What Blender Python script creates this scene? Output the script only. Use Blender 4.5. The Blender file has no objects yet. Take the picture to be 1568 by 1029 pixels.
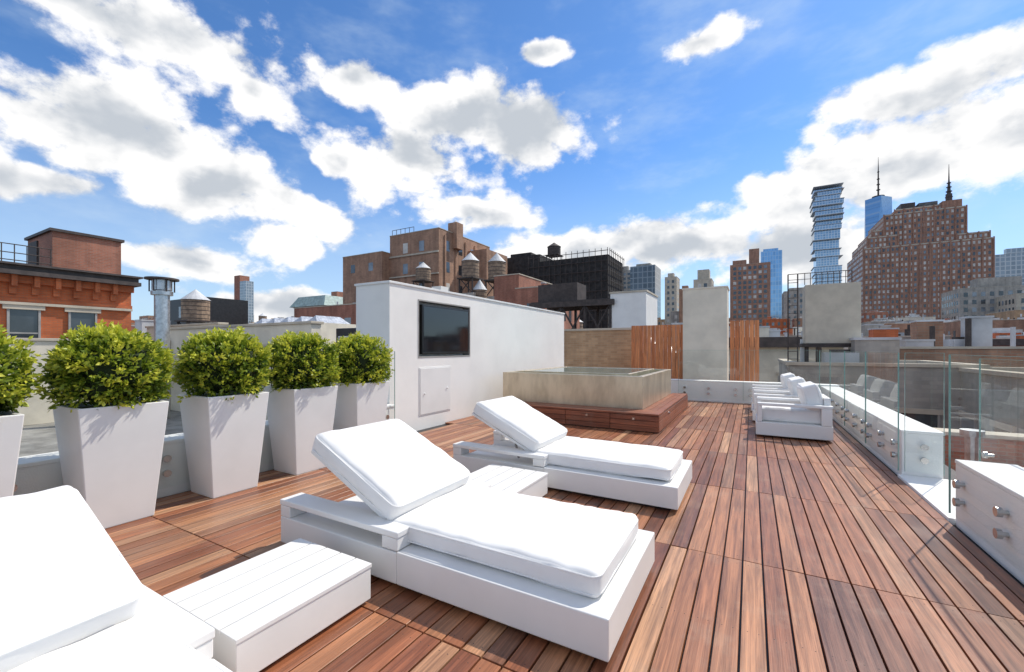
import bpy, bmesh, math, random
import numpy as np
from mathutils import Vector, Matrix, noise as mnoise
random.seed(7); np.random.seed(7)
S=bpy.context.scene
R=math.radians
# ------------------------------------------------------------------ helpers
class NT:
    def __init__(s,tree): s.t=tree; s.n=tree.nodes; s.l=tree.links
    def new(s,typ,**k):
        nd=s.n.new(typ)
        for a,b in k.items(): setattr(nd,a,b)
        return nd
    def put(s,sock,v):
        if isinstance(v,bpy.types.NodeSocket): s.l.new(v,sock)
        elif v is not None: sock.default_value=v
    def m(s,op,a,b=None,c=None,clamp=False):
        nd=s.new('ShaderNodeMath',operation=op,use_clamp=clamp)
        s.put(nd.inputs[0],a)
        if b is not None: s.put(nd.inputs[1],b)
        if c is not None: s.put(nd.inputs[2],c)
        return nd.outputs[0]
    def v(s,op,a,b=None,out=0):
        nd=s.new('ShaderNodeVectorMath',operation=op)
        s.put(nd.inputs[0],a)
        if b is not None:
            if op=='SCALE': s.put(nd.inputs[3],b)
            else: s.put(nd.inputs[1],b)
        return nd.outputs[out]
    def noise(s,vec,scale,detail=4,rough=.5,out=0,dist=0):
        nd=s.new('ShaderNodeTexNoise'); s.put(nd.inputs['Vector'],vec)
        nd.inputs['Scale'].default_value=scale; nd.inputs['Detail'].default_value=detail
        nd.inputs['Roughness'].default_value=rough; nd.inputs['Distortion'].default_value=dist
        return nd.outputs[out]
    def mix(s,f,a,b,mode='MIX'):
        nd=s.new('ShaderNodeMix',data_type='RGBA',blend_type=mode)
        s.put(nd.inputs[0],f); 
        s.put(nd.inputs[6],c4(a)); s.put(nd.inputs[7],c4(b)); return nd.outputs[2]
    def ramp(s,f,a,b,lo=0.,hi=1.):
        nd=s.new('ShaderNodeMapRange',interpolation_type='SMOOTHSTEP'); s.put(nd.inputs[0],f)
        nd.inputs[1].default_value=a; nd.inputs[2].default_value=b; nd.inputs[3].default_value=lo; nd.inputs[4].default_value=hi
        return nd.outputs[0]
    def comb(s,x,y,z):
        nd=s.new('ShaderNodeCombineXYZ'); s.put(nd.inputs[0],x); s.put(nd.inputs[1],y); s.put(nd.inputs[2],z); return nd.outputs[0]
    def sep(s,v):
        nd=s.new('ShaderNodeSeparateXYZ'); s.put(nd.inputs[0],v); return nd.outputs
def c4(c):
    if isinstance(c,(tuple,list)) and len(c)==3: return (c[0],c[1],c[2],1)
    return c
def newmat(name):
    m=bpy.data.materials.new(name); m.use_nodes=True
    N=NT(m.node_tree); b=[n for n in N.n if n.type=='BSDF_PRINCIPLED'][0]
    return m,N,b
def pos(N): return N.new('ShaderNodeNewGeometry').outputs['Position']
def mat(name,col,rough=.6,metal=0.,var=.12,vs=3.,bump=0.,bs=60.,spec=None):
    m,N,b=newmat(name)
    p=pos(N); n=N.noise(p,vs,4,.6)
    k=N.ramp(n,.3,.7,1-var,1+var)
    N.put(b.inputs['Base Color'],N.mix(1.0,c4(col),N.comb(k,k,k),'MULTIPLY'))
    b.inputs['Metallic'].default_value=metal
    N.put(b.inputs['Roughness'],N.m('ADD',N.m('MULTIPLY',n,.15),rough-.075))
    if spec is not None: b.inputs['Specular IOR Level'].default_value=spec
    if bump>0:
        bn=N.new('ShaderNodeBump'); bn.inputs['Strength'].default_value=bump; bn.inputs['Distance'].default_value=.01
        N.put(bn.inputs['Height'],N.noise(p,bs,3)); N.l.new(bn.outputs[0],b.inputs['Normal'])
    return m
def brick(name,c1,c2,mortar,scale=1.0,rough=.85,var=.2):
    m,N,b=newmat(name); p=pos(N); o=N.sep(p)
    v=N.comb(N.m('ADD',o[0],o[1]),o[2],0.)
    t=N.new('ShaderNodeTexBrick'); N.put(t.inputs['Vector'],v)
    t.inputs['Color1'].default_value=c4(c1); t.inputs['Color2'].default_value=c4(c2); t.inputs['Mortar'].default_value=c4(mortar)
    t.inputs['Scale'].default_value=1/scale; t.inputs['Brick Width'].default_value=.22; t.inputs['Row Height'].default_value=.075
    t.inputs['Mortar Size'].default_value=.007
    k=N.ramp(N.noise(p,.5,5,.65),.3,.7,1-var,1+var)
    st=N.noise(N.v('MULTIPLY',p,(1.2,1.2,.12)),1.0,3,.6); k2=N.ramp(st,.35,.65,.82,1.08)
    kk=N.m('MULTIPLY',k,k2)
    N.put(b.inputs['Base Color'],N.mix(1.,t.outputs[0],N.comb(kk,kk,kk),'MULTIPLY')); b.inputs['Roughness'].default_value=rough
    return m
def gridglass(name,col,line,w,h,ls=.06,rough=.12,metal=.6):
    m,N,b=newmat(name); p=pos(N); o=N.sep(p)
    t=N.new('ShaderNodeTexBrick'); t.offset=0.
    N.put(t.inputs['Vector'],N.comb(N.m('ADD',o[0],o[1]),o[2],0.))
    t.inputs['Color1'].default_value=c4(col); t.inputs['Color2'].default_value=c4([x*.75 for x in col]); t.inputs['Mortar'].default_value=c4(line)
    t.inputs['Scale'].default_value=1.; t.inputs['Brick Width'].default_value=w; t.inputs['Row Height'].default_value=h; t.inputs['Mortar Size'].default_value=ls*h
    N.put(b.inputs['Base Color'],t.outputs[0]); b.inputs['Roughness'].default_value=rough; b.inputs['Metallic'].default_value=metal
    return m
class MB:
    def __init__(s): s.v=[];s.f=[];s.m=[];s.a=[]
    def add(s,vs,fs,m=0,a=0.):
        b=len(s.v); s.v+=[tuple(x) for x in vs]; s.f+=[tuple(b+i for i in f) for f in fs]; s.m+=[m]*len(fs); s.a+=[a]*len(vs)
    def box(s,x0,x1,y0,y1,z0,z1,m=0,a=0.):
        s.add([(x0,y0,z0),(x1,y0,z0),(x1,y1,z0),(x0,y1,z0),(x0,y0,z1),(x1,y0,z1),(x1,y1,z1),(x0,y1,z1)],
              [(0,3,2,1),(4,5,6,7),(0,1,5,4),(1,2,6,5),(2,3,7,6),(3,0,4,7)],m,a)
    def taper(s,cx,cy,z0,z1,w0,w1,m=0,d0=None,d1=None):
        d0=d0 or w0; d1=d1 or w1
        P=[(cx+i*w/2,cy+j*d/2,z) for z,w,d in((z0,w0,d0),(z1,w1,d1)) for i,j in((-1,-1),(1,-1),(1,1),(-1,1))]
        s.add(P,[(0,3,2,1),(4,5,6,7),(0,1,5,4),(1,2,6,5),(2,3,7,6),(3,0,4,7)],m)
    def cyl(s,c,r,h,ax='z',n=20,m=0,r2=None):
        r2=r if r2 is None else r2; P=[]
        for k,(rr,t) in enumerate(((r,0),(r2,h))):
            for i in range(n):
                a=2*math.pi*i/n; u,w=rr*math.cos(a),rr*math.sin(a)
                P.append({'z':(c[0]+u,c[1]+w,c[2]+t),'x':(c[0]+t,c[1]+u,c[2]+w),'y':(c[0]+u,c[1]+t,c[2]+w)}[ax])
        F=[(i,(i+1)%n,n+(i+1)%n,n+i) for i in range(n)]+[tuple(range(n))[::-1],tuple(range(n,2*n))]
        s.add(P,F,m)
    def beam(s,p,q,r,m=0,n=6):
        p=Vector(p);q=Vector(q);d=(q-p).normalized(); a=d.orthogonal().normalized(); b=d.cross(a)
        P=[tuple(c+a*r*math.cos(2*math.pi*i/n)+b*r*math.sin(2*math.pi*i/n)) for c in(p,q) for i in range(n)]
        s.add(P,[(i,(i+1)%n,n+(i+1)%n,n+i) for i in range(n)]+[tuple(range(n))[::-1],tuple(range(n,2*n))],m)
    def quad(s,P,m=0): s.add(P,[(0,1,2,3)],m)
    def build(s,name,mats,bevel=0,smooth=False,parent=None,attr=False,seg=2):
        me=bpy.data.meshes.new(name); me.from_pydata(s.v,[],s.f)
        for mm in mats: me.materials.append(mm)
        me.polygons.foreach_set('material_index',s.m)
        if attr:
            A=me.attributes.new('rnd','FLOAT','POINT'); A.data.foreach_set('value',s.a)
        if smooth: me.polygons.foreach_set('use_smooth',[True]*len(me.polygons))
        me.update()
        o=bpy.data.objects.new(name,me); S.collection.objects.link(o)
        if bevel>0:
            bv=o.modifiers.new('bevel','BEVEL'); bv.width=bevel; bv.segments=seg; bv.limit_method='ANGLE'; bv.angle_limit=R(40)
        if smooth:
            try: me.set_sharp_from_angle(angle=R(35))
            except Exception: pass
        if parent: attach(o,parent)
        return o
def group(name,loc):
    e=bpy.data.objects.new(name,None); e.location=loc; e.empty_display_size=.2; S.collection.objects.link(e); return e
def attach(o,p):
    o.parent=p; o.matrix_parent_inverse=Matrix.Translation(-Vector(p.location))
# ------------------------------------------------------------------ materials
M_white=mat('white_powder_coat',(.79,.785,.765),.42,var=.035,vs=2)
M_cush=mat('cushion_fabric',(.81,.80,.78),.9,var=.03,vs=4,bump=.15,bs=500)
M_stucco=mat('white_stucco',(.83,.815,.785),.85,var=.045,vs=1.2,bump=.25,bs=90)
M_cream=mat('cream_stucco',(.70,.64,.53),.9,var=.1,vs=1.5,bump=.3,bs=60)
M_beige=mat('beige_panel',(.56,.51,.41),.8,var=.1,vs=2)
M_dark=mat('black_metal',(.02,.02,.022),.45,var=.3)
M_grey=mat('roof_gravel',(.25,.24,.22),.95,var=.35,vs=1.5,bump=.5,bs=30)
M_tar=mat('tar_roof',(.14,.14,.14),.9,var=.3,vs=.5)
M_silver=mat('silver_roof_coat',(.52,.53,.54),.6,var=.2,vs=.6)
M_galv=mat('galvanised_steel',(.55,.56,.56),.35,.9,var=.2,vs=8)
M_bolt=mat('brushed_steel',(.55,.54,.52),.25,1.,var=.1)
M_steel=mat('rust_dark_steel',(.07,.055,.05),.7,.2,var=.3)
M_stone=mat('limestone_trim',(.52,.46,.37),.85,var=.15,vs=1)
M_cornice=mat('dark_cornice',(.07,.055,.05),.6,var=.3)
M_orange=brick('orange_brick',(.58,.15,.05),(.48,.115,.038),(.34,.16,.09))
M_redbr=brick('red_brick',(.42,.16,.10),(.33,.12,.075),(.30,.22,.17))
M_brown=brick('brown_brick',(.42,.235,.15),(.34,.18,.115),(.32,.24,.18),2)
M_brown2=brick('tower_brick',(.43,.225,.155),(.35,.18,.125),(.34,.22,.16),4,var=.12)
M_tan=brick('tan_brick',(.52,.34,.20),(.40,.25,.14),(.44,.33,.22))
M_grbr=brick('grey_brick',(.42,.385,.34),(.34,.32,.285),(.36,.34,.31),2)
M_wgl=mat('window_glass_dark',(.05,.06,.07),.08,0,var=.5,vs=.3,spec=.8)
M_wgl2=mat('window_glass_mid',(.20,.23,.26),.12,0,var=.4,vs=.3,spec=.8)
M_blind=mat('window_blind',(.60,.57,.52),.6,var=.2,vs=.5)
M_frame=mat('window_frame',(.35,.34,.32),.5)
M_asph=mat('asphalt',(.05,.05,.052),.9,var=.3,vs=.2)
M_net=mat('scaffold_netting',(.034,.032,.032),.9,var=.5,vs=1.2)
M_towerwood=mat('tank_cedar',(.28,.20,.14),.85,var=.3,vs=2)
M_copper=mat('grey_green_metal_roof',(.33,.42,.39),.7,var=.25,vs=1)
M_glblue=gridglass('blue_curtain_wall',(.26,.46,.68),(.42,.52,.62),2.,3.6,.05)
M_glgrey=gridglass('grey_curtain_wall',(.32,.37,.41),(.52,.53,.53),3.,3.6,.1,.2,.3)
M_gldark=gridglass('dark_curtain_wall',(.11,.13,.15),(.24,.25,.26),3.,3.6,.08,.15,.3)
M_jenga=gridglass('jenga_glass',(.32,.48,.62),(.62,.66,.69),4.,4.2,.12,.15,.4)
def wood(name,axis,cols,rough=.38,wear=.3):
    m,N,b=newmat(name); p=pos(N)
    at=N.new('ShaderNodeAttribute',attribute_name='rnd'); r=at.outputs['Fac']
    sc={'y':(22,.9,22),'x':(.9,22,22),'z':(22,22,.9)}[axis]
    q=N.v('ADD',N.v('MULTIPLY',p,sc),N.comb(N.m('MULTIPLY',r,37.),N.m('MULTIPLY',r,91.),0.))
    g=N.noise(q,1.6,5,.65,dist=.6); g2=N.noise(N.v('MULTIPLY',q,(4,1.5,4)),2.,3,.7)
    cr=N.new('ShaderNodeValToRGB'); N.put(cr.inputs[0],r); e=cr.color_ramp.elements
    e[0].position=0; e[0].color=c4(cols[0]); e[1].position=1; e[1].color=c4(cols[-1])
    for i,c in enumerate(cols[1:-1]): 
        x=e.new((i+1)/(len(cols)-1)); x.color=c4(c)
    k=N.m('MULTIPLY',N.ramp(g,.28,.72,.58,1.30),N.ramp(g2,.3,.7,.80,1.14))
    w=N.ramp(N.noise(p,.9,3,.6),.45,.75,0.,wear)
    col=N.mix(1.,cr.outputs[0],N.comb(k,k,k),'MULTIPLY')
    col=N.mix(w,col,(.44,.26,.17))
    # blotchy weathering / dried water marks
    bl=N.ramp(N.noise(p,3.2,6,.7),.50,.72,0.,.22)
    col=N.mix(bl,col,(.33,.24,.18))
    N.put(b.inputs['Base Color'],col)
    N.put(b.inputs['Roughness'],N.m('ADD',N.m('ADD',N.m('MULTIPLY',g,.3),rough-.1),N.m('MULTIPLY',bl,.6)))
    bn=N.new('ShaderNodeBump'); bn.inputs['Strength'].default_value=.25; bn.inputs['Distance'].default_value=.004
    N.put(bn.inputs['Height'],g2); N.l.new(bn.outputs[0],b.inputs['Normal'])
    return m
IPE=[(.14,.046,.022),(.35,.13,.058),(.21,.07,.032),(.46,.21,.10),(.29,.10,.045),(.17,.065,.038),(.52,.28,.15),(.25,.085,.038),(.38,.16,.075)]
M_deck=wood('ipe_deck','y',IPE,.32,.2); M_ipex=wood('ipe_cladding','x',[(.20,.058,.027),(.32,.10,.046),(.25,.078,.035)],.4,.1)
M_cedar=wood('cedar_slats','z',[(.54,.18,.06),(.68,.26,.10),(.48,.15,.05),(.62,.22,.08)],.6,.05)
def glass():
    m=bpy.data.materials.new('railing_glass'); m.use_nodes=True; N=NT(m.node_tree); N.n.clear()
    o=N.new('ShaderNodeOutputMaterial'); t=N.new('ShaderNodeBsdfTransparent'); t.inputs[0].default_value=(.955,.98,.97,1)
    g=N.new('ShaderNodeBsdfGlossy'); g.inputs['Roughness'].default_value=.008; g.inputs[0].default_value=(.95,1,.98,1)
    ge=N.new('ShaderNodeNewGeometry')
    cs=N.m('ABSOLUTE',N.v('DOT_PRODUCT',ge.outputs['Normal'],ge.outputs['Incoming'],out=1))
    f=N.m('ADD',N.m('MULTIPLY',N.m('POWER',N.m('SUBTRACT',1.,cs),5.),.5),.045,clamp=True)
    x=N.new('ShaderNodeMixShader'); N.put(x.inputs[0],f); N.l.new(t.outputs[0],x.inputs[1]); N.l.new(g.outputs[0],x.inputs[2]); N.l.new(x.outputs[0],o.inputs[0])
    return m
M_glass=glass()
M_gedge=mat('glass_edge',(.20,.34,.30),.15,var=.1)
def tubmetal():
    m,N,b=newmat('champagne_stainless'); p=pos(N)
    n=N.noise(N.v('MULTIPLY',p,(3,3,1)),1.2,5,.6)
    N.put(b.inputs['Base Color'],N.mix(N.ramp(n,.3,.7),(.50,.42,.30),(.72,.62,.46))); b.inputs['Metallic'].default_value=.75
    N.put(b.inputs['Roughness'],N.m('ADD',N.m('MULTIPLY',N.noise(N.v('MULTIPLY',p,(2,2,60)),3,3),.2),.26)); return m
M_tub=tubmetal()
def water():
    m,N,b=newmat('tub_water'); b.inputs['Base Color'].default_value=(.10,.22,.22,1); b.inputs['Roughness'].default_value=.03
    bn=N.new('ShaderNodeBump'); bn.inputs['Strength'].default_value=.15; bn.inputs['Distance'].default_value=.02
    N.put(bn.inputs['Height'],N.noise(pos(N),6,3)); N.l.new(bn.outputs[0],b.inputs['Normal']); return m
M_water=water()
def leafmat():
    m,N,b=newmat('boxwood_leaf'); at=N.new('ShaderNodeAttribute',attribute_name='rnd')
    cr=N.new('ShaderNodeValToRGB'); N.put(cr.inputs[0],at.outputs['Fac']); e=cr.color_ramp.elements
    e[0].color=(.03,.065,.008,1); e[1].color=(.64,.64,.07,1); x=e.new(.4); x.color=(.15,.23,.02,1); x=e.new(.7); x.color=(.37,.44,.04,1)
    N.put(b.inputs['Base Color'],cr.outputs[0]); b.inputs['Roughness'].default_value=.42
    tr=N.new('ShaderNodeBsdfTranslucent'); N.put(tr.inputs[0],cr.outputs[0]); mx=N.new('ShaderNodeMixShader'); mx.inputs[0].default_value=.35
    out=[n for n in N.n if n.type=='OUTPUT_MATERIAL'][0]
    N.l.new(b.outputs[0],mx.inputs[1]); N.l.new(tr.outputs[0],mx.inputs[2]); N.l.new(mx.outputs[0],out.inputs[0]); return m
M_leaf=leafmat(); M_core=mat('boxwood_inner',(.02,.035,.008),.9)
M_screen=mat('tv_screen',(.012,.013,.016),.06,var=.1,spec=.8); M_bezel=mat('tv_bezel',(.015,.015,.016),.3)
# ------------------------------------------------------------------ world
SUN_AZ,SUN_EL=26.,50.
W=bpy.data.worlds.new('World'); S.world=W; W.use_nodes=True; N=NT(W.node_tree); N.n.clear()
sky=N.new('ShaderNodeTexSky',sky_type='NISHITA'); sky.sun_disc=False; sky.sun_elevation=R(SUN_EL); sky.sun_rotation=R(SUN_AZ); sky.altitude=50; sky.air_density=1.; sky.dust_density=.3; sky.ozone_density=2.5
D=N.new('ShaderNodeTexCoord').outputs['Generated']
D=N.v('NORMALIZE',D); o=N.sep(D)
az=N.m('MULTIPLY',N.m('ARCTAN2',o[0],o[1]),57.2958); el=N.m('MULTIPLY',N.m('ARCSINE',o[2]),57.2958)
wn=N.v('SUBTRACT',N.noise(D,5.,2,.5,out=1),(.5,.5,.5)); AE=N.comb(az,el,0.)
AE=N.v('ADD',AE,N.v('MULTIPLY',wn,(8.,5.,0.)))
B=[(-67,29.5,9.5,4.6),(-77.0,30.5,7.9,2.4),(-60.6,27.5,3.6,3.2),(-73,20.,10.5,5.2),(-77.5,14.0,6.4,2.8),(-66.1,17.2,8.4,4.4),(-57.5,15.6,8.6,3.6),(-58.6,12.0,4.9,2.4),(-48.4,30.7,8.8,2.9),(-36.8,28.0,13.,5.2),(-28.0,27.1,11.4,5.0),(-41.9,22.8,13.6,5.0),(-51,22.6,5,2.2),(-24.9,34.9,3.3,1.5),(-4.2,33.8,5.,2.4),(15.5,23.6,9.6,3.4),(11.6,18.0,13.2,4.8),(20.,19.,9.,5.5),(3.2,16.,7.6,4.4),(6.2,11.,11.,4.8),(-19.3,13.,18.,3.3),(-7.1,12.1,12.,3.6),(-66.1,8.6,6.8,2.2),(-56.6,4.8,11.,2.),(-34,17.5,10.,2.6),
 (95,35,42,22),(165,45,44,26),(-130,32,36,18),(50,22,15,7),(-40,80,110,14)]  # this row: unseen clouds added outside the view for fill light and reflections
mn=None
for a,e,sa,se in B:
    q=N.v('MULTIPLY',N.v('SUBTRACT',AE,(a,e,0)),(1/sa,1/se,0)); r=N.v('LENGTH',q,out=1)
    mn=r if mn is None else N.m('SMOOTH_MIN',mn,r,.2)
Dp=N.v('MULTIPLY',D,(1,1,1.45))
f1=N.noise(Dp,6.,9,.65)
vo=N.new('ShaderNodeTexVoronoi',feature='F1'); N.put(vo.inputs['Vector'],N.v('ADD',Dp,N.v('MULTIPLY',wn,(.07,.07,.07)))); vo.inputs['Scale'].default_value=15.; vo.inputs['Detail'].default_value=1.; vo.inputs['Roughness'].default_value=.5
vd=vo.outputs['Distance']
base=N.m('SUBTRACT',1.14,mn)
puff=N.m('SUBTRACT',.42,vd)
dens=N.m('ADD',N.m('ADD',N.m('MULTIPLY',base,1.1),N.m('MULTIPLY',N.m('SUBTRACT',f1,.5),2.3)),N.m('MULTIPLY',puff,.5))
mask=N.ramp(dens,-.02,.42)
sd=Vector((math.sin(R(SUN_AZ))*math.cos(R(SUN_EL)),math.cos(R(SUN_AZ))*math.cos(R(SUN_EL)),math.sin(R(SUN_EL))))
f1s=N.noise(N.v('MULTIPLY',N.v('ADD',D,(0,0,.045)),(1,1,1.45)),6.,4,.55)
lit=N.m('SUBTRACT',f1,f1s)
sh=N.m('ADD',N.m('MULTIPLY',N.ramp(dens,.3,1.25),.60),N.m('MULTIPLY',lit,-3.2))
sh=N.m('SUBTRACT',sh,N.m('MULTIPLY',puff,.5))
sh=N.m('ADD',sh,N.m('MULTIPLY',N.sep(wn)[0],1.2))
ccol=N.mix(N.ramp(sh,.0,.95),(7.5,7.4,7.3),(3.8,4.1,4.5))
haze=N.ramp(el,0.,26.,.6,0.)
skyc=N.mix(1.,sky.outputs[0],(.56,.84,1.12),'MULTIPLY')
skyc=N.mix(haze,skyc,(4.7,5.6,6.4))
wisp=N.m('MULTIPLY',N.ramp(N.noise(N.v('MULTIPLY',D,(1.4,1.4,3.5)),3.,5,.6),.45,.8),.35)
skyc=N.mix(wisp,skyc,(5.0,5.9,6.6))
fin=N.mix(mask,skyc,ccol)
bg=N.new('ShaderNodeBackground'); N.put(bg.inputs[0],fin); bg.inputs[1].default_value=.15
wo=N.new('ShaderNodeOutputWorld'); N.l.new(bg.outputs[0],wo.inputs[0])
try: W.cycles.sampling_method='MANUAL'; W.cycles.sample_map_resolution=512
except Exception: pass
L=bpy.data.lights.new('sun','SUN'); L.energy=4.3; L.angle=R(.6); L.color=(1,.93,.82)
lo=bpy.data.objects.new('sun',L); S.collection.objects.link(lo); lo.rotation_euler=sd.to_track_quat('Z','Y').to_euler(); lo.location=(10,20,40)
# ------------------------------------------------------------------ camera
cam=bpy.data.cameras.new('camera'); co=bpy.data.objects.new('camera',cam); S.collection.objects.link(co); S.camera=co
co.location=(0,0,1.3); co.rotation_euler=(R(90),0,R(29.4)); cam.sensor_width=36; cam.lens=14.92; cam.shift_y=.0118; cam.clip_start=.05; cam.clip_end=8000
S.view_settings.view_transform='Standard'; S.view_settings.look='None'; S.view_settings.exposure=0
# ------------------------------------------------------------------ ground
g=MB(); g.quad([(-4000,-4000,-18),(4000,-4000,-18),(4000,4000,-18),(-4000,4000,-18)]); g.build('ground',[M_asph])
b=MB(); b.box(-5.4,1.95,-6,11.72,-17.99,-.06); b.build('terrace_building',[M_redbr])
b=MB(); b.box(-5.38,1.93,-5.9,11.6,-.058,-.032); b.build('black_under_sheet',[M_dark])  # black sheet added under the boards to make the gaps look dark
# lower roof beyond the right-hand parapet
b=MB(); b.box(1.96,10.5,-6,12.5,-17.98,-1.3,0); b.box(1.97,10.4,-5.9,12.4,-1.3,-1.26,1)
b.box(10.1,10.5,-6,12.5,-1.26,-.45,0); b.box(10.05,10.55,-6,12.55,-.45,-.38,2); b.box(1.97,10.09,12.1,12.5,-1.26,-.5,0); b.box(1.97,10.04,12.05,12.55,-.5,-.43,2)
b.box(4.2,6.2,7.0,9.2,-1.26,.35,0); b.box(4.1,6.3,6.9,9.3,.35,.43,2); b.box(7.5,8.6,3.5,4.6,-1.26,-.3,3); b.cyl((8.05,4.05,-.3),.4,.12,'z',20,4)
for (xx,yy) in((3.2,9.9),(6.9,10.6),(3.4,6.0)): b.cyl((xx,yy,-1.26),.09,1.1,'z',12,3); b.cyl((xx,yy,-.16),.15,.1,'z',12,3)
b.build('lower_neighbour_building',[M_redbr,M_silver,M_stone,M_galv,M_dark])
d=MB(); bw=.105; ys=[-3.2]
while ys[-1]<11.4: ys.append(ys[-1]+1.465)
def boards(x0,x1,ymax=11.38):
    x=x0
    while x<x1-.02:
        xe=min(x+bw-.0095,x1)
        for i in range(len(ys)-1):
            a=ys[i]+.3; e=min(ys[i+1]+.3-.007,ymax)
            if e-a<.05: continue
            if x<-4.54 and a<4.5: continue
            dz=random.uniform(-.0015,.0015)
            d.box(x,xe,a,e,-.028,dz,0,random.random())
            if a<6:   # screw heads
                for yy in (a+.05,(a+e)/2,e-.05):
                    for sx in (x+.025,xe-.025):
                        if xe-x>.08: d.cyl((sx,yy,dz-.002),.0038,.0024,'z',6,1)
        x+=bw
boards(-4.66,1.29)
d.build('wood_deck',[M_deck,M_steel],bevel=.002,attr=True,seg=1)
# ------------------------------------------------------------------ curbs, railings
def curb(name,x0,x1,y0,y1,h=.47):
    c=MB(); c.box(x0,x1,y0,y1,-.03,h-.03); c.box(x0-.004,x1+.012,y0-.004,y1+.004,h-.03,h); return c.build(name,[M_stucco],bevel=.006)
curb('parapet_curb',1.33,1.64,5.69,11.4); curb('parapet_curb',1.33,1.64,-4,4.39); curb('parapet_curb',-4.86,-4.56,-4,4.58)
curb('parapet_curb',-4.3,1.64,11.42,11.7,.50)
t=MB(); t.box(1.295,1.9,4.40,5.68,-.03,.022); t.build('white_threshold',[M_stucco],bevel=.004)
def railing(name,axis,fixed,a0,a1,side,pane=1.45,ztop=1.25,z0=.06):
    g=group(name,((fixed if axis=='y' else a0),(a0 if axis=='y' else fixed),0))
    P=MB(); E=MB(); K=MB(); n=max(1,round((a1-a0)/pane)); w=(a1-a0)/n
    for i in range(n):
        s0=a0+i*w+.006; s1=a0+(i+1)*w-.006; q=fixed
        if axis=='y':
            P.quad([(q,s0,z0),(q,s1,z0),(q,s1,ztop),(q,s0,ztop)])
            for e in(s0,s1): E.box(q-.006,q+.006,e-.0015,e+.0015,z0,ztop)
            E.box(q-.006,q+.006,s0,s1,ztop,ztop+.003)
        else:
            P.quad([(s0,q,z0),(s1,q,z0),(s1,q,ztop),(s0,q,ztop)])
            for e in(s0,s1): E.box(e-.0015,e+.0015,q-.006,q+.006,z0,ztop)
            E.box(s0,s1,q-.006,q+.006,ztop,ztop+.003)
        for fr in ((.11,.52,.90) if w>.6 else (.5,)):
            for z in (.19,.32):
                cc=s0+(s1-s0)*(1-fr)
                if axis=='y':
                    K.cyl((q,cc,z),.030,side*.026,'x',18); K.cyl((q,cc,z),.015,-side*.045,'x',12)
                else:
                    K.cyl((cc,q,z),.030,side*.026,'y',18); K.cyl((cc,q,z),.015,-side*.045,'y',12)
    P.build('panes',[M_glass],parent=g); E.build('edges',[M_gedge],parent=g); K.build('bolts',[M_bolt],smooth=True,parent=g); return g
railing('glass_railing','y',1.30,5.66,11.36,-1); railing('glass_railing','y',1.30,-1.45,4.40,-1)
railing('glass_railing','x',5.655,1.34,1.64,-1); railing('glass_railing','x',11.39,-1.60,1.28,-1)
railing('glass_railing','y',-4.52,-1.3,4.55,1); railing('glass_railing','y',1.88,4.42,5.66,-1,ztop=1.2,z0=.03)
# ------------------------------------------------------------------ TV wall
w=group('white_bulkhead_wall',(-4.68,4.6,0)); q=MB()
X0,X1=-5.40,-4.68; y0,y1=4.60,11.35; ny0,ny1,nz0,nz1=5.215,6.674,1.142,2.089; H=2.27
q.box(X0,X1-.16,y0,y1,-.03,H)
q.box(X1-.16,X1,y0,ny0,-.03,H); q.box(X1-.16,X1,ny1,y1,-.03,H); q.box(X1-.16,X1,ny0,ny1,-.03,nz0); q.box(X1-.16,X1,ny0,ny1,nz1,H)
q.build('wall_body',[M_stucco],parent=w)
q=MB(); q.box(X0-.02,X1+.02,y0-.02,y1+.02,H,H+.035); q.build('coping',[M_white],bevel=.004,parent=w)
q=MB(); q.box(X1,X1+.008,5.24,6.06,.195,.985); q.box(X1+.008,X1+.014,5.26,6.04,.215,.965); q.cyl((X1+.014,5.36,.55),.012,.02,'x'); q.cyl((X1+.014,5.95,.6),.012,.02,'x')
q.build('access_panel',[M_white,M_bolt],bevel=.003,parent=w)
q=MB(); fr=.022
q.box(X1-.158,X1+.006,ny0,ny0+fr,nz0,nz1); q.box(X1-.158,X1+.006,ny1-fr,ny1,nz0,nz1); q.box(X1-.158,X1+.006,ny0+fr,ny1-fr,nz0,nz0+fr); q.box(X1-.158,X1+.006,ny0+fr,ny1-fr,nz1-fr,nz1)
q.build('niche_frame',[M_frame],parent=w)
tv=group('wall_tv',(-4.7,5.95,1.6)); q=MB(); q.box(-4.84,-4.76,5.5,6.4,1.4,1.8,0); q.box(-4.76,-4.665,5.31,6.61,1.20,2.015,0); q.build('case',[M_bezel],bevel=.01,parent=tv)
q=MB(); q.box(-4.665,-4.662,5.34,6.58,1.24,1.985); q.build('screen',[M_screen],parent=tv)
# ------------------------------------------------------------------ hot tub
hb=group('hot_tub',(-2.9,8.5,0)); q=MB(); x0,x1,y0,y1,zt,zb=-4.23,-1.55,7.14,9.95,.83,.27; th=.10
q.box(x0,x1,y0,y0+th,zb,zt); q.box(x0,x1,y1-th,y1,zb,zt); q.box(x0,x0+th,y0+th,y1-th,zb,zt); q.box(x1-th,x1,y0+th,y1-th,zb,zt)
q.box(x0+.3,x1-.3,y0+.3,y0+.36,.3,zt+.02); q.box(x0+.3,x1-.3,y1-.36,y1-.3,.3,zt+.02); q.box(x0+.3,x0+.36,y0+.36,y1-.36,.3,zt+.02); q.box(x1-.36,x1-.3,y0+.36,y1-.36,.3,zt+.02)
q.build('shell',[M_tub],bevel=.008,parent=hb)
q=MB(); q.box(x0+.1,x1-.1,y0+.1,y0+.3,.6,.74); q.box(x0+.1,x1-.1,y1-.3,y1-.1,.6,.74); q.box(x0+.1,x0+.3,y0+.3,y1-.3,.6,.74); q.box(x1-.3,x1-.1,y0+.3,y1-.3,.6,.74)
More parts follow.
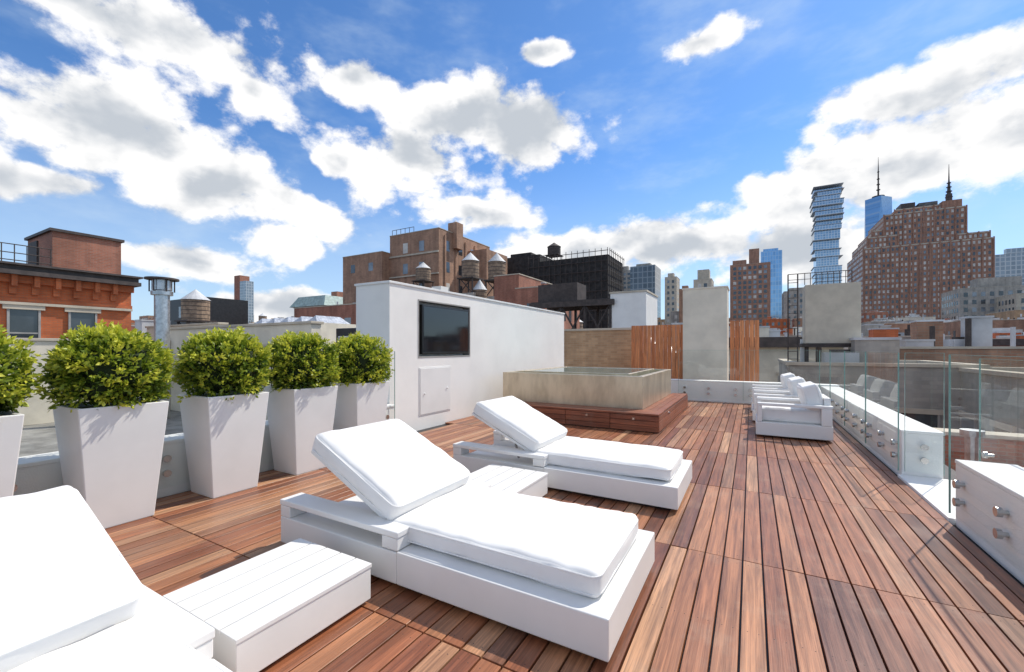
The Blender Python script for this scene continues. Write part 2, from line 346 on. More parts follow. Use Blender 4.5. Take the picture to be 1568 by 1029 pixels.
q.box(x0+.36,x1-.36,y0+.36,y1-.36,.6,zt+.012); q.build('water',[M_water],parent=hb)
st=MB()
sx0,sx1,sy0,sy1,sz=-4.20,-1.23,6.71,10.1,.29
st.box(sx0,sx1,sy0+.03,sy1,0,sz-.03,1)
i=0; yy=sy0-.01
while yy<y0-.02:
    st.box(sx0-.01,sx1+.01,yy,min(yy+.105,y0-.004),sz-.028,sz,0,random.random()); yy+=.111
xx=x1+.006
while xx<sx1-.01:
    st.box(xx,min(xx+.1,sx1+.01),y0+.002,sy1,sz-.028,sz,0,random.random()); xx+=.106
for k in range(3):
    for a,bb in((sx0,-2.75),(-2.742,-1.98),(-1.972,sx1)):
        st.box(a,bb,sy0,sy0+.028,.012+k*.082,.012+k*.082+.077,0,random.random())
    for a,bb in((sy0+.03,8.3),(8.306,sy1)):
        st.box(sx1-.002,sx1+.008,a,bb,.012+k*.082,.012+k*.082+.077,0,random.random())
stp=st.build('wood_step',[M_ipex,M_dark],bevel=.002,attr=True,seg=1,parent=hb)
q=MB()
for xx in(-2.36,-1.6): q.cyl((xx,sy0,.2),.018,-.02,'y',14)
q.cyl((sx1+.008,7.6,.2),.018,.02,'x',14); q.build('drawer_knobs',[M_bolt],parent=hb)
# ------------------------------------------------------------------ cushions
def cushion(name,Lx,Wy,T,loc,ry,parent,puff=.018,seed=0,r=.035):
    bm=bmesh.new(); bmesh.ops.create_cube(bm,size=2.); bmesh.ops.subdivide_edges(bm,edges=bm.edges[:],cuts=31,use_grid_fill=True)
    hx,hy,hz=Lx/2,Wy/2,T/2
    for v in bm.verts:
        p=[math.copysign(1-(1-abs(c))**1.7,c) for c in v.co]
        P=Vector((p[0]*hx,p[1]*hy,p[2]*hz)); I=Vector((max(-hx+r,min(hx-r,P.x)),max(-hy+r,min(hy-r,P.y)),max(-hz+r,min(hz-r,P.z))))
        dd=P-I
        if dd.length>1e-6: P=I+dd.normalized()*r
        k=(1-p[0]**4)*(1-p[1]**4)
        P.z+=p[2]*puff*k
        P.x+=p[0]*.008*(1-p[2]**2)*(1-p[1]**2); P.y+=p[1]*.008*(1-p[2]**2)*(1-p[0]**2)
        nv=Vector((P.x*3.5+seed*7,P.y*3.5,P.z*6)); P.z+=.010*mnoise.noise(nv)+.007*mnoise.noise(nv*2.7)+.004*mnoise.noise(Vector((nv.x*8,nv.y*4,nv.z)))
        P.y+=.006*mnoise.noise(nv*1.3+Vector((5,5,5))); P.x+=.006*mnoise.noise(nv*1.3+Vector((9,2,5)))
        v.co=P
    me=bpy.data.meshes.new(name); bm.to_mesh(me); bm.free(); me.polygons.foreach_set('use_smooth',[True]*len(me.polygons)); me.materials.append(M_cush)
    o=bpy.data.objects.new(name,me); S.collection.objects.link(o); o.location=loc; o.rotation_euler=(0,ry,0); attach(o,parent)
    P=MB(); 
    for s in(-1,1):
        pts=[]; rr=.05
        for cx,cy,a0 in((hx-rr,hy-rr,0),(-hx+rr,hy-rr,90),(-hx+rr,-hy+rr,180),(hx-rr,-hy+rr,270)):
            for j in range(6):
                a=R(a0+j*18); pts.append(Vector((cx+(rr+.001)*math.cos(a),cy+(rr+.001)*math.sin(a),s*(hz-r*.55))))
        n=len(pts)
        for j in range(n): P.beam(pts[j],pts[(j+1)%n],.0045,0,6)
    po=P.build(name+'_piping',[M_cush],smooth=True); po.location=loc; po.rotation_euler=(0,ry,0); attach(po,parent)
def lounger(y0,seed,rise=.34,hx=-1.80):
    g=group('sun_lounger',(-1.6,y0+.47,0)); w=.94; y1=y0+w; xa,xb,xm=-2.69,-.50,-1.66; q=MB()
    q.box(xm,xb,y0,y1,.03,.205)
    q.box(xa,xm-.001,y0,y0+.15,.03,.20); q.box(xa,xm-.001,y1-.15,y1,.03,.20); q.box(xa,xm-.001,y0+.151,y1-.151,.03,.15)
    for a,bb in((y0,y0+.15),(y1-.15,y1)):
        q.box(xa-.004,xm+.01,a-.003,bb+.003,.275,.31); q.box(xa,xa+.10,a,bb,.201,.274); q.box(xm-.11,xm+.005,a,bb,.206,.274)
    q.build('frame',[M_white],bevel=.006,parent=g)
    q=MB(); q.box(xa+.06,xb-.06,y0+.06,y1-.06,0,.03); q.build('plinth',[M_dark],parent=g)
    ang=math.atan2(rise,.72); xe=-.57
    cushion('seat_cushion',xe-hx+.01,.76,.115,((xe+hx-.01)/2,y0+.47,.268),0,g,.014,seed)
    Lb=.80; hz=.30; T=.125
    cx=hx-math.cos(ang)*Lb/2+math.sin(ang)*T/2*1.0; cz=hz+math.sin(ang)*Lb/2+math.cos(ang)*T/2*.9
    cushion('back_cushion',Lb,.76,T,(cx,y0+.47,cz),ang,g,.03,seed+3)
    q=MB(); pb=MB(); pb.box(-Lb/2,Lb/2,-.36,.36,-.012,.012)
    ob=pb.build('back_panel',[M_white],bevel=.004); ob.location=(hx-math.cos(ang)*Lb/2-.008,y0+.47,hz+math.sin(ang)*Lb/2-.022); ob.rotation_euler=(0,ang,0); attach(ob,g)
    q.beam((hx-.3,y0+.34,.16),(hx-.36,y0+.34,.26+rise*.4),.012); q.beam((hx-.3,y1-.34,.16),(hx-.36,y1-.34,.26+rise*.4),.012); q.build('back_props',[M_bolt],parent=g)
lounger(-.15,1,.27,-1.97); lounger(1.68,2); lounger(3.53,3)
def table(x0,x1,y0,y1,h=.20):
    g=group('side_table',((x0+x1)/2,(y0+y1)/2,0)); q=MB()
    q.box(x0+.004,x1-.004,y0+.004,y1-.004,.02,h-.022); n=5; w=(x1-x0)/n
    for i in range(n): q.box(x0+i*w+(0 if i==0 else .0045),x0+(i+1)*w-(0 if i==n-1 else .0045),y0,y1,h-.021,h)
    q.build('slatted_top_and_body',[M_white],bevel=.003,parent=g)
    q=MB(); q.box(x0+.05,x1-.05,y0+.05,y1-.05,0,.02); q.build('plinth',[M_dark],parent=g)
table(-2.28,-1.69,.88,1.54); table(-2.15,-1.56,2.72,3.42)
def armchair(x0,x1,y0,y1,name='outdoor_armchair'):
    g=group(name,((x0+x1)/2,(y0+y1)/2,0)); q=MB()
    q.box(x0,x1,y0,y1,.03,.22)
    for a,bb in((y0,y0+.11),(y1-.11,y1)):
        q.box(x0+.02,x1,a-.002,bb+.002,.46,.50); q.box(x0+.02,x0+.08,a,bb,.221,.459); q.box(x1-.13,x1-.01,a,bb,.221,.459)
    q.box(x1-.09,x1-.015,y0+.112,y1-.112,.221,.60); q.build('frame',[M_white],bevel=.008,parent=g)
    cushion('seat_cushion',x1-x0-.14,y1-y0-.24,.19,((x0+x1)/2-.03,(y0+y1)/2,.32),0,g,.025,4)
    cushion('back_cushion',.42,y1-y0-.26,.20,(x1-.21,(y0+y1)/2,.565),R(74),g,.035,5)
armchair(.06,.98,7.2,8.12); armchair(.02,.94,8.55,9.45); armchair(.0,.9,9.85,10.75)
# ------------------------------------------------------------------ planters with boxwood
def bush(cx,cy,cz,seed):
    rs=np.random.RandomState(seed); hx,hy,hz=.298,.298,.27
    V=[];F=[];A=[]
    def surf(u):
        e=2.7; k=(abs(u[0])**e+abs(u[1])**e+abs(u[2])**e)**(-1/e)
        n=mnoise.noise(Vector((u[0]*2.2+seed*3.1,u[1]*2.2,u[2]*2.2))); n2=mnoise.noise(Vector((u[0]*4.5+seed,u[1]*4.5,u[2]*4.5)))
        return np.array([u[0]*hx,u[1]*hy,u[2]*hz])*k*(1+.15*n+.14*n2),n2
    for sp in range(1150):
        u=rs.normal(size=3); u/=np.linalg.norm(u)
        if u[2]<-.75: u[2]*=-1
        p,n2=surf(u); dep=rs.rand()**1.6*.09; out=rs.rand()**4*.065
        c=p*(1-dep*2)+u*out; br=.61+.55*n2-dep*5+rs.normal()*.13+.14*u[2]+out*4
        ax0=u+rs.normal(size=3)*.45+np.array([0,0,.35]); ax0/=np.linalg.norm(ax0)
        for k in range(8):
            ax=ax0+rs.normal(size=3)*.5; ax/=np.linalg.norm(ax)
            b=c+ax0*(k-3)*.007+rs.normal(size=3)*.009
            sd_=np.cross(ax,rs.normal(size=3)); sd_/=np.linalg.norm(sd_)+1e-9
            l=rs.uniform(.028,.046); w=l*.27; nn=np.cross(ax,sd_)
            i=len(V); V+= [tuple(b),tuple(b+ax*l*.5+sd_*w+nn*.003),tuple(b+ax*l),tuple(b+ax*l*.5-sd_*w+nn*.003)]
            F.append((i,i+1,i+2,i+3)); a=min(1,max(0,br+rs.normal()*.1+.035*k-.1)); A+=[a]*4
    me=bpy.data.meshes.new('boxwood'); me.from_pydata([(x+cx,y+cy,z+cz) for x,y,z in V],[],F); me.materials.append(M_leaf)
    at=me.attributes.new('rnd','FLOAT','POINT'); at.data.foreach_set('value',A)
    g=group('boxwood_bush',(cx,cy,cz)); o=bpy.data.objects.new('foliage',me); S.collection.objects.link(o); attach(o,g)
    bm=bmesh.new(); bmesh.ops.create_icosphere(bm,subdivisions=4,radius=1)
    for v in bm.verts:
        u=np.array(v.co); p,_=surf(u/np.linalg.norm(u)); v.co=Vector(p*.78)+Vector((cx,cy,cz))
    me=bpy.data.meshes.new('inner'); bm.to_mesh(me); bm.free(); me.materials.append(M_core); o=bpy.data.objects.new('dark_core',me); S.collection.objects.link(o); attach(o,g)  # solid dark blob added inside to block the gaps between leaves
M_soil=mat('soil',(.05,.035,.025),.95)
for i,yc in enumerate((-.24,.56,1.32,2.11,2.88,3.66)):
    g=group('tapered_planter',(-4.23,yc,0)); q=MB(); jx=random.uniform(-.01,.01)
    t=.03; z0,z1=.0,.885; w0,w1=.38,.52; c=(-4.235+jx,yc)
    O=[[(c[0]+i_*w/2,c[1]+j_*w/2,z) for i_,j_ in((-1,-1),(1,-1),(1,1),(-1,1))] for z,w in((z0,w0),(z1,w1),(z1,w1-2*t),(z1-.06,w1-2*t-.01))]
    q.add(sum(O,[]),[(0,3,2,1)]+[(k,(k+1)%4,4+(k+1)%4,4+k) for k in range(4)]+[(4+k,4+(k+1)%4,8+(k+1)%4,8+k) for k in range(4)]+[(8+k,8+(k+1)%4,12+(k+1)%4,12+k) for k in range(4)]+[(12,13,14,15)])
    ob=q.build('pot',[M_white],bevel=.006,parent=g)
    q=MB(); q.box(c[0]-.21,c[0]+.21,c[1]-.21,c[1]+.21,.82,.85); q.build('soil',[M_soil],parent=g)
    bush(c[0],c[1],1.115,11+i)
# ------------------------------------------------------------------ far edge screen
q=MB(); q.box(-6.6,-3.2,14,14.3,-4,1.9,0); q.box(-6.65,-3.15,13.95,14.35,1.9,1.97,1); q.build('tan_brick_wall',[M_tan,M_stone])
q=MB(); x=-3.14
while x<.14:
    if not(-1.72<x<-.58): q.box(x,x+.105,12.9,12.93,-2,1.97+.07*(x>-1),0,random.random())
    x+=.115
q.build('cedar_screen',[M_cedar],attr=True)
q=MB(); q.box(-1.68,-.56,12.8,13.7,-3,2.94); q.box(-1.70,-.54,12.78,13.72,2.94,2.98); q.build('stucco_chimney',[M_cream])
q=MB(); q.box(-9.,1.9,11.8,14.0,-18,-1.2,0); q.build('neighbour_building',[M_tan])
q=MB(); q.box(2.02,3.9,22,23.2,1.5,4.0,0); q.box(1.9,4.0,21.9,23.3,1.35,1.5,1)
for a in(2.1,3.8):
    for bb in (22.1,23.1): q.box(a-.05,a+.05,bb-.05,bb+.05,-2,1.35,1)
q.build('rooftop_cooling_unit',[M_beige,M_steel],bevel=.01)
q=MB()
for k in range(9): q.beam((2.0+k*.2,22,4.0),(2.0+k*.2,22,4.5),.014)
q.beam((1.4,22,4.5),(3.6,22,4.5),.016); q.beam((1.4,22,4.25),(3.6,22,4.25),.012)
for a in(1.4,1.75): q.beam((a,22,0),(a,22,4.5),.026)
for k in range(12): q.beam((1.4,22,.5+k*.33),(1.75,22,.5+k*.33),.013)
q.build('roof_ladder_and_rail',[M_steel])
# ------------------------------------------------------------------ buildings
WM=[M_wgl,M_wgl2,M_blind,M_frame]
def wins(mb,face,a0,a1,fixed,z0,z1,bay,fh,ww,wh,mo,trim=False,pr=(.6,.88)):
    n=max(1,int((a1-a0-.4)/bay)); off=(a1-a0-n*bay)/2; nf=max(1,int((z1-z0)/fh))
    for j in range(nf):
        zt=z1-.9-j*fh; zb=zt-wh
        if zb<z0: break
        for i in range(n):
            c=a0+off+bay*(i+.5); l,r=c-ww/2,c+ww/2; k=random.random(); m=mo+(0 if k<pr[0] else 1 if k<pr[1] else 2)
            e=.03 if not trim else .02
            if face=='-y': mb.quad([(l,fixed-e,zb),(r,fixed-e,zb),(r,fixed-e,zt),(l,fixed-e,zt)],m)
            elif face=='+x': mb.quad([(fixed+e,l,zb),(fixed+e,r,zb),(fixed+e,r,zt),(fixed+e,l,zt)],m)
            else: mb.quad([(fixed-e,r,zb),(fixed-e,l,zb),(fixed-e,l,zt),(fixed-e,r,zt)],m)
            if trim:
                def bx(p,q_,za,zc,o_,mm):
                    if face=='-y': mb.box(p,q_,fixed-o_,fixed-.001,za,zc,mm)
                    elif face=='+x': mb.box(fixed+.001,fixed+o_,p,q_,za,zc,mm)
                    else: mb.box(fixed-o_,fixed-.001,p,q_,za,zc,mm)
                bx(l-.08,r+.08,zb-.12,zb,.14,mo+4); bx(l-.08,r+.08,zt,zt+.18,.07,mo+4)
                bx(l,r,(zb+zt)/2-.03,(zb+zt)/2+.03,.06,mo+3); bx(l,l+.06,zb,zt,.05,mo+3); bx(r-.06,r,zb,zt,.05,mo+3)
def tank_into(mb,x,y,z0,zt,r,mw,ms,mr):
    hh=zt-z0; zb=z0+hh*.38
    mb.cyl((x,y,zb),r,hh*.40,'z',18,mw); mb.cyl((x,y,zb+hh*.40),r*1.08,hh*.22,'z',18,mr,r2=.02)
    for k in range(5): mb.cyl((x,y,zb+hh*.03+k*hh*.08),r*1.015,.04*hh/4,'z',18,ms)
    mb.box(x-r*1.1,x+r*1.1,y-r*1.1,y+r*1.1,zb-.12*hh/4,zb-.01,ms)
    L=[(x+i*r*.9,y+j*r*.9) for i in(-1,1) for j in(-1,1)]
    for a in L: mb.beam((a[0],a[1],z0),(a[0],a[1],zb-.1),.02*hh,ms)
    mb.beam((L[0][0],L[0][1],z0),(L[2][0],L[2][1],zb),.012*hh,ms); mb.beam((L[2][0],L[2][1],z0),(L[0][0],L[0][1],zb),.012*hh,ms)
def building(name,x0,x1,y0,y1,zt,wall,side='+x',bay=3.2,fh=3.4,ww=1.3,wh=1.8,trim=False,par=.9,roof=None,win=True,zlow=-18,cornice=False,sidewin=True):
    mb=MB(); mats=[wall,roof or M_tar]+WM+[M_stone,M_cornice,M_silver,M_towerwood,M_steel]
    pt=.3; z=zt-par
    mb.box(x0,x1,y0,y1,-18,z,0); 
    mb.box(x0,x1,y0,y0+pt,z,zt,0); mb.box(x0,x1,y1-pt,y1,z,zt,0); mb.box(x0,x0+pt,y0+pt,y1-pt,z,zt,0); mb.box(x1-pt,x1,y0+pt,y1-pt,z,zt,0)
    mb.box(x0+pt,x1-pt,y0+pt,y1-pt,z,z+.05,1)
    c=.06 if not cornice else .45; ch=.12 if not cornice else .6; cm=6 if not cornice else 7
    mb.box(x0-c,x1+c,y0-c,y0+pt+.03,zt,zt+ch,cm); mb.box(x0-c,x1+c,y1-pt,y1+c,zt,zt+ch,cm); mb.box(x0-c,x0+pt,y0+pt+.03,y1-pt,zt,zt+ch,cm); mb.box(x1-pt,x1+c,y0+pt+.03,y1-pt,zt,zt+ch,cm)
    if win:
        wins(mb,'-y',x0,x1,y0,max(zlow,-17),z,bay,fh,ww,wh,2,trim)
        if sidewin:
            if side=='+x': wins(mb,'+x',y0,y1,x1,max(zlow,-17),z,bay,fh,ww,wh,2,trim)
            else: wins(mb,'-x',y0,y1,x0,max(zlow,-17),z,bay,fh,ww,wh,2,trim)
    return mb,mats
def roofjunk(mb,x0,x1,y0,y1,z,wt=False):
    w=x1-x0; dd=y1-y0
    for k in range(random.randint(1,3)):
        a=random.uniform(x0+.1*w,x1-.35*w); b_=random.uniform(y0+.1*dd,y1-.4*dd); s=random.uniform(.12,.25)*w; h_=random.uniform(.9,2.4)
        mb.box(a,a+s,b_,b_+min(s,dd*.4),z,z+h_,random.choice([0,8,0])); mb.box(a-.05,a+s+.05,b_-.05,b_+min(s,dd*.4)+.05,z+h_,z+h_+.1,8)
    for k in range(random.randint(2,5)):
        a=random.uniform(x0+.1*w,x1-.1*w); b_=random.uniform(y0+.1*dd,y1-.2*dd); mb.cyl((a,b_,z),.12,random.uniform(1,2.2),'z',8,random.choice([8,10]))
    for k in range(random.randint(1,3)):
        a=random.uniform(x0+.15*w,x1-.3*w); b_=y0+random.uniform(.5,1.5); mb.box(a,a+1.1,b_,b_+.9,z+.2,z+1.1,8); mb.cyl((a+.55,b_+.45,z+1.1),.35,.12,'z',14,10)
    if wt: 
        a=random.uniform(x0+.3*w,x1-.3*w); b_=(y0+y1)/2; tank_into(mb,a,b_,z,z+random.uniform(4.5,6.5),1.4,9,10,8)
mb,mt=building('b',-60.95,-48.89,60,77,22.9,M_brown,bay=4.,fh=3.9,ww=1.2,wh=1.9,zlow=4)
mb.box(-49.96,-47.9,64,66,20,24.9,0); mb.cyl((-48.9,65,24.9),.8,.6,'z',14,8,r2=.1); mb.box(-49.,-44.5,69,77,-18,20.5,0)
mb.box(-58,-55,64,68,22.9,24.3,8)
for k in range(5): mb.box(-48.885,-48.7,61.5+k*3.2,61.9+k*3.2,4,22.,0)
mb.box(-60.9,-48.9,59.8,59.995,18.6,18.9,6); mb.box(-60.9,-48.9,59.8,59.995,14.7,14.95,6)
for k in range(6): mb.beam((-60.5+k*1.1,60.2,22.9),(-60.5+k*1.1,60.2,24.0),.05,10)
mb.beam((-60.5,60.2,24),(-55,60.2,24),.05,10)
mb.build('brown_loft_building',mt)
mb,mt=building('b',-71.95,-60.97,58,76,19.6,M_brown,bay=5.,fh=3.9,ww=1.2,wh=1.6,zlow=12); mb.box(-69,-66,62,66,19.7,20.6,8); mb.build('brown_loft_building',mt)
for (x,y,z0,z1,r) in((-35.0,50,9.0,15,1.25),(-49.9,57,11.0,16.3,1.3),(-37.9,62,10,17.6,1.5),(-33.4,50,4,11,1.0)):
    q=MB(); tank_into(q,x,y,z0,z1,r,0,1,2); q.box(x-1.6,x+1.6,y-1.6,y+1.6,-18,z0,3); q.build('rooftop_water_tower',[M_towerwood,M_steel,M_silver,M_grbr])
mb,mt=building('b',-60.6,-47,40,52,7.3,M_redbr,bay=2.6,fh=3.4); roofjunk(mb,-60,-48,41,50,6.5); mb.build('red_brick_building',mt)
mb,mt=building('b',-27.9,-24.4,45,55,10.2,M_redbr,win=False); mb.build('red_brick_building',mt)
mb,mt=building('b',-24.3,-20.4,44,55,8.3,M_redbr,bay=2,fh=3.2,ww=.9); roofjunk(mb,-24,-21,45,52,7.4); mb.build('red_brick_building',mt)
mb,mt=building('b',-36,-28.1,47,60,7.0,M_brown,bay=2.5,fh=3.4); roofjunk(mb,-35,-29,48,58,6.1,); mb.build('brown_brick_building',mt)
q=MB(); q.box(-38.4,-22.4,75,85,-18,18.2,0); q.box(-47.4,-38.41,80,90,-18,20.9,0); q.box(-46,-41,81,86,20.9,21.8,0)
for k in range(15):
    x=-38.4+k*1.14; q.beam((x,74.7,4),(x,74.7,19.4),.06,1)
for z in range(9): q.beam((-38.4,74.65,4.5+z*1.8),(-22.3,74.65,4.5+z*1.8),.06,1)
for k in range(9): q.beam((-22.1,75+k*1.2,4),(-22.1,75+k*1.2,19.3),.06,1)
for z in range(9): q.beam((-22.1,74.8,4.5+z*1.8),(-22.1,85,4.5+z*1.8),.06,1)
q.build('scaffolded_building',[M_net,M_steel])
q=MB(); tank_into(q,-34.3,78,18.2,22.4,1.3,0,0,0); q.build('rooftop_tank_frame',[M_steel])
q=MB(); X=[-14.5,-12.6,-10.7,-8.8]
for x in X:
    for y in(30,33): q.beam((x,y,-1),(x,y,4.6),.11)
q.box(-15.2,-8.5,29.7,30.0,4.4,4.8); q.box(-15.2,-8.5,33,33.3,4.4,4.8); q.box(-15.2,-8.5,30.01,32.99,4.81,4.9)
for a,bb in zip(X[:-1],X[1:]): q.beam((a,30,1.2),(bb,30,4.5),.07); q.beam((bb,30,1.2),(a,30,4.5),.07)
for a in X: q.beam((a,30,1.4),(a,33,1.4),.06)
q.beam((-14.5,30,1.3),(-8.8,30,1.3),.08)
q.box(-14.8,-11.5,30.5,32.5,4.91,6.3); q.build('steel_dunnage_stand',[M_steel])
mb,mt=building('b',-8.8,-6.3,30,34,5.2,M_silver,win=False,par=.2); mb.build('white_bulkhead',[M_stucco]+mt[1:])
for i in range(5):
    q=MB(); x=-6.6+i*.85; q.cyl((x,20,-1.5),.28,2.6+.4*(i%2),'z',16,0); q.cyl((x,20,1.1+.4*(i%2)),.40,.28,'z',16,0,r2=.12); q.build('roof_vent_pipe',[M_galv],smooth=True)
q=MB(); q.box(-11.8,-11.3,14,14.5,-1,3.9); q.build('small_white_chimney',[M_stucco])
# orange brick building
mb=MB(); mats=[M_orange,M_tar,M_wgl,M_wgl2,M_blind,M_frame,M_stone,M_cornice,M_redbr,M_steel]
xf=-26.
mb.box(-40,xf,-12,8.8,-18,4.25,0)
mb.box(-40.2,xf+.55,-12,9.0,4.25,4.42,7); mb.box(-40.2,xf+.40,-12,8.95,4.42,4.62,7); mb.box(-40.2,xf+.62,-12,9.05,4.62,4.70,7)
mb.box(xf+.001,xf+.18,-12,8.85,3.95,4.249,0); mb.box(xf+.001,xf+.12,-12,8.8,3.18,3.32,0); mb.box(xf+.001,xf+.16,-12,8.8,3.06,3.17,6)
y=-11.8
while y<8.6: mb.box(xf+.181,xf+.36,y,y+.16,3.8,4.249,0); mb.box(xf+.001,xf+.10,y-.02,y+.18,3.5,3.949,0); y+=.62
ws=[4.87-1.76*j for j in range(9)]+[6.63]
for yy in ws:
    a,bb=yy,yy+.93; zt_,zb_=2.88,.95
    for (z2,z1_) in((zt_,zb_),(zt_-3.7,zb_-3.7)):
        mb.quad([(xf+.02,a,z1_),(xf+.02,bb,z1_),(xf+.02,bb,z2),(xf+.02,a,z2)],random.choice([2,2,3]))
        mb.box(xf+.001,xf+.12,a-.12,bb+.12,z2,z2+.2,6); mb.box(xf+.001,xf+.16,a-.12,bb+.12,z1_-.12,z1_,6)
        for (p,r_) in((a,a+.07),(bb-.07,bb)): mb.box(xf+.001,xf+.08,p,r_,z1_,z2,5)
        mb.box(xf+.001,xf+.07,a+.07,bb-.07,(z1_+z2)/2-.03,(z1_+z2)/2+.03,5)
mb.box(xf+.001,xf+.14,-12,8.8,.52,.7,0)
mb.box(-30.5,-27,6.39,8.75,4.7,6.5,8); mb.box(-30.6,-26.9,6.29,8.85,6.5,6.62,7); mb.box(-30.2,-28.9,6.33,6.389,4.75,6.3,9)
yy=-6
while yy<6.3: mb.beam((-26.6,yy,4.7),(-26.6,yy,5.6),.02,9); yy+=.35
for z in(5.6,5.25,4.95): mb.beam((-26.6,-6,z),(-26.6,6.3,z),.022,9)
mb.build('orange_brick_building',mats)
q=MB(); q.box(-25,-5.45,-8,26,-18,-.9,0); q.box(-25,-5.46,-8,26,-.899,-.85,1); q.build('neighbour_building',[M_grbr,M_grey])
q=MB(); q.box(-17.8,-9.9,7,7.3,-.85,1.93,0); q.box(-17.85,-9.85,6.95,7.35,1.93,2.0,1); q.box(-12.2,-9.9,6.1,6.99,-.85,1.35,0); q.box(-12.25,-9.85,6.05,6.94,1.35,1.42,1)
q.box(-17.8,-17.5,3.2,6.99,-.85,1.5,0); q.box(-17.85,-17.45,3.2,6.94,1.5,1.58,1); q.box(-9.3,-5.5,8.2,8.5,-.85,1.6,0); q.build('cream_parapet_wall',[M_cream,M_stone],bevel=.01)
q=MB(); q.box(-24.9,-18.5,9,9.3,-.85,2.25,0); q.box(-24.95,-18.45,8.95,9.35,2.25,2.33,1); q.box(-22,-19,2.2,5.5,-.85,.7,0); q.build('cream_bulkhead',[M_cream,M_stone],bevel=.01)
q=MB(); q.box(-9.2,-7.3,7.2,7.6,.2,1.8); q.box(-9.0,-8.4,7.1,7.19,.5,1.6,1); q.build('black_condenser',[M_dark,M_galv],bevel=.02)
q=MB()
for k in range(26): q.beam((-8.6+k*.12,5.6,-.85),(-8.6+k*.12,5.6,1.05),.011)
for k in range(12): q.beam((-8.6,5.6-k*.14,-.85),(-8.6,5.6-k*.14,1.05),.011)
for z in(1.05,.1): q.beam((-8.6,5.6,z),(-5.5,5.6,z),.016); q.beam((-8.6,5.6,z),(-8.6,4.,z),.016)
q.build('iron_roof_railing',[M_dark])
q=MB(); q.cyl((-15.56,6,-.85),.19,3.75,'z',20); q.cyl((-15.56,6,2.9),.27,.12,'z',20); q.cyl((-15.56,6,3.05),.25,.3,'z',12,0); q.cyl((-15.56,6,3.36),.42,.05,'z',20,1)
for k in range(6):
    a=k*math.pi/3; q.beam((-15.56+.3*math.cos(a),6+.3*math.sin(a),3.0),(-15.56+.3*math.cos(a),6+.3*math.sin(a),3.38),.02,1)
q.cyl((-15.56,6,1.2),.205,.06,'z',20); q.build('galvanised_vent_stack',[M_galv,M_steel],smooth=True)
q=MB(); q.box(-75.7,-65.7,30,36,-18,8.4,0); wins(q,'-y',-75,-66,30,5,8.2,3,3,1.,1.6,1); q.build('black_penthouse',[M_dark]+WM)
q=MB(); q.box(-26,-19.,14,17,-18,2.6,0)
for k in range(5): q.add([(-25+k*1.2,13.9,2.6),(-24+k*1.2,13.9,2.6),(-24+k*1.2,16,2.6),(-25+k*1.2,16,2.6),(-24.5+k*1.2,14.2,3.0),(-24.5+k*1.2,15.7,3.0)],[(0,1,4),(1,2,5,4),(2,3,5),(3,0,4,5)],1)
q.build('skylight_roof',[M_cream,M_galv])
q=MB(); q.box(-579,-566,300,312,-18,94,0); q.box(-566,-553,300,310,-18,86,1); q.build('distant_tower',[M_redbr,M_glgrey])
mb,mt=building('b',-136,-118,90,104,15,M_redbr,bay=3); mb.taper(-127,97,15,18.5,18,14,8); mb.box(-125,-122,96,99,18.5,20.5,0)
mt[8]=M_copper; mb.build('mansard_building',mt)
def tower(name,x0,x1,y0,y1,z,m,side='+x',**k):
    mb,mt=building('b',x0,x1,y0,y1,z,m,side,**k); w=x1-x0
    mb.box(x0+.2*w,x0+.7*w,y0+2,y0+6,z,z+.06*z,0); mb.build(name,mt)
tower('grey_apartment_tower',-82.7,-73,300,320,56,M_grbr,bay=3,fh=3.1,ww=1.8,wh=1.6)
q=MB(); q.box(-69,-53.3,280,300,-18,54.5,0); q.box(-66,-57,284,292,54.5,56.5,1); q.build('dark_glass_office',[M_gldark,M_grbr])
tower('tan_apartment_tower',-42.3,-36,250,262,41,M_stone,bay=2.5,fh=3.1,ww=1.2,wh=1.6)
tower('brown_apartment_tower',-30.6,-25.3,220,232,30,M_brown,bay=2.5,fh=3.1)
mb,mt=building('b',-21.9,-14.7,200,212,31,M_stone,bay=2.4,fh=3.1); mb.box(-20.5,-15.8,202,208,31,35.5,0); mb.build('cream_apartment_tower',mt)
mb,mt=building('b',-36,-22,230,250,20,M_grbr,bay=3,fh=3.1); mb.build('grey_apartment_tower',mt)
mb,mt=building('b',-13.5,11.9,350,375,62,M_brown2,bay=3.2,fh=3.5,ww=1.9,wh=2.2); mb.box(-1.4,5.1,355,361,62,73.5,0); mb.box(-12,-3,355,361,62,66,0); mb.build('brown_office_tower',mt)
q=MB(); q.box(7.2,22.6,420,438,-18,83.5,0); q.box(9,20,423,433,83.5,86,0); q.build('blue_glass_tower',[M_glblue])
tower('low_grey_building',17,31.2,300,320,35,M_grbr,'-x',bay=3,fh=3.3)
q=MB(); z=-18; k=0; x0,x1,y0,y1=96.5,132.5,900,936; rr=random.Random(5)
while z<274:
    hgt=rr.choice([8.4,12.6,16.8]) if z<190 else rr.choice([8.4,8.4,12.6]); amp=.8 if z<120 else 4.0
    a=rr.uniform(-amp,amp); b2=rr.uniform(-amp,amp)
    q.box(x0+a,x1+b2,y0+rr.uniform(-3,3),y1,z,min(z+hgt-.7,275),0)
    q.box(x0+min(a,b2)-1.,x1+max(a,b2)+.8,y0-4,y1,z+hgt-.69,z+hgt-.01,1); z+=hgt
q.build('staggered_glass_tower',[M_jenga,M_silver])
q=MB(); cx,cy=308,1528; hw=29
Bs=[(cx-hw,cy-hw,-18),(cx+hw,cy-hw,-18),(cx+hw,cy+hw,-18),(cx-hw,cy+hw,-18)]
Ts=[(cx,cy-hw,417),(cx+hw,cy,417),(cx,cy+hw,417),(cx-hw,cy,417)]
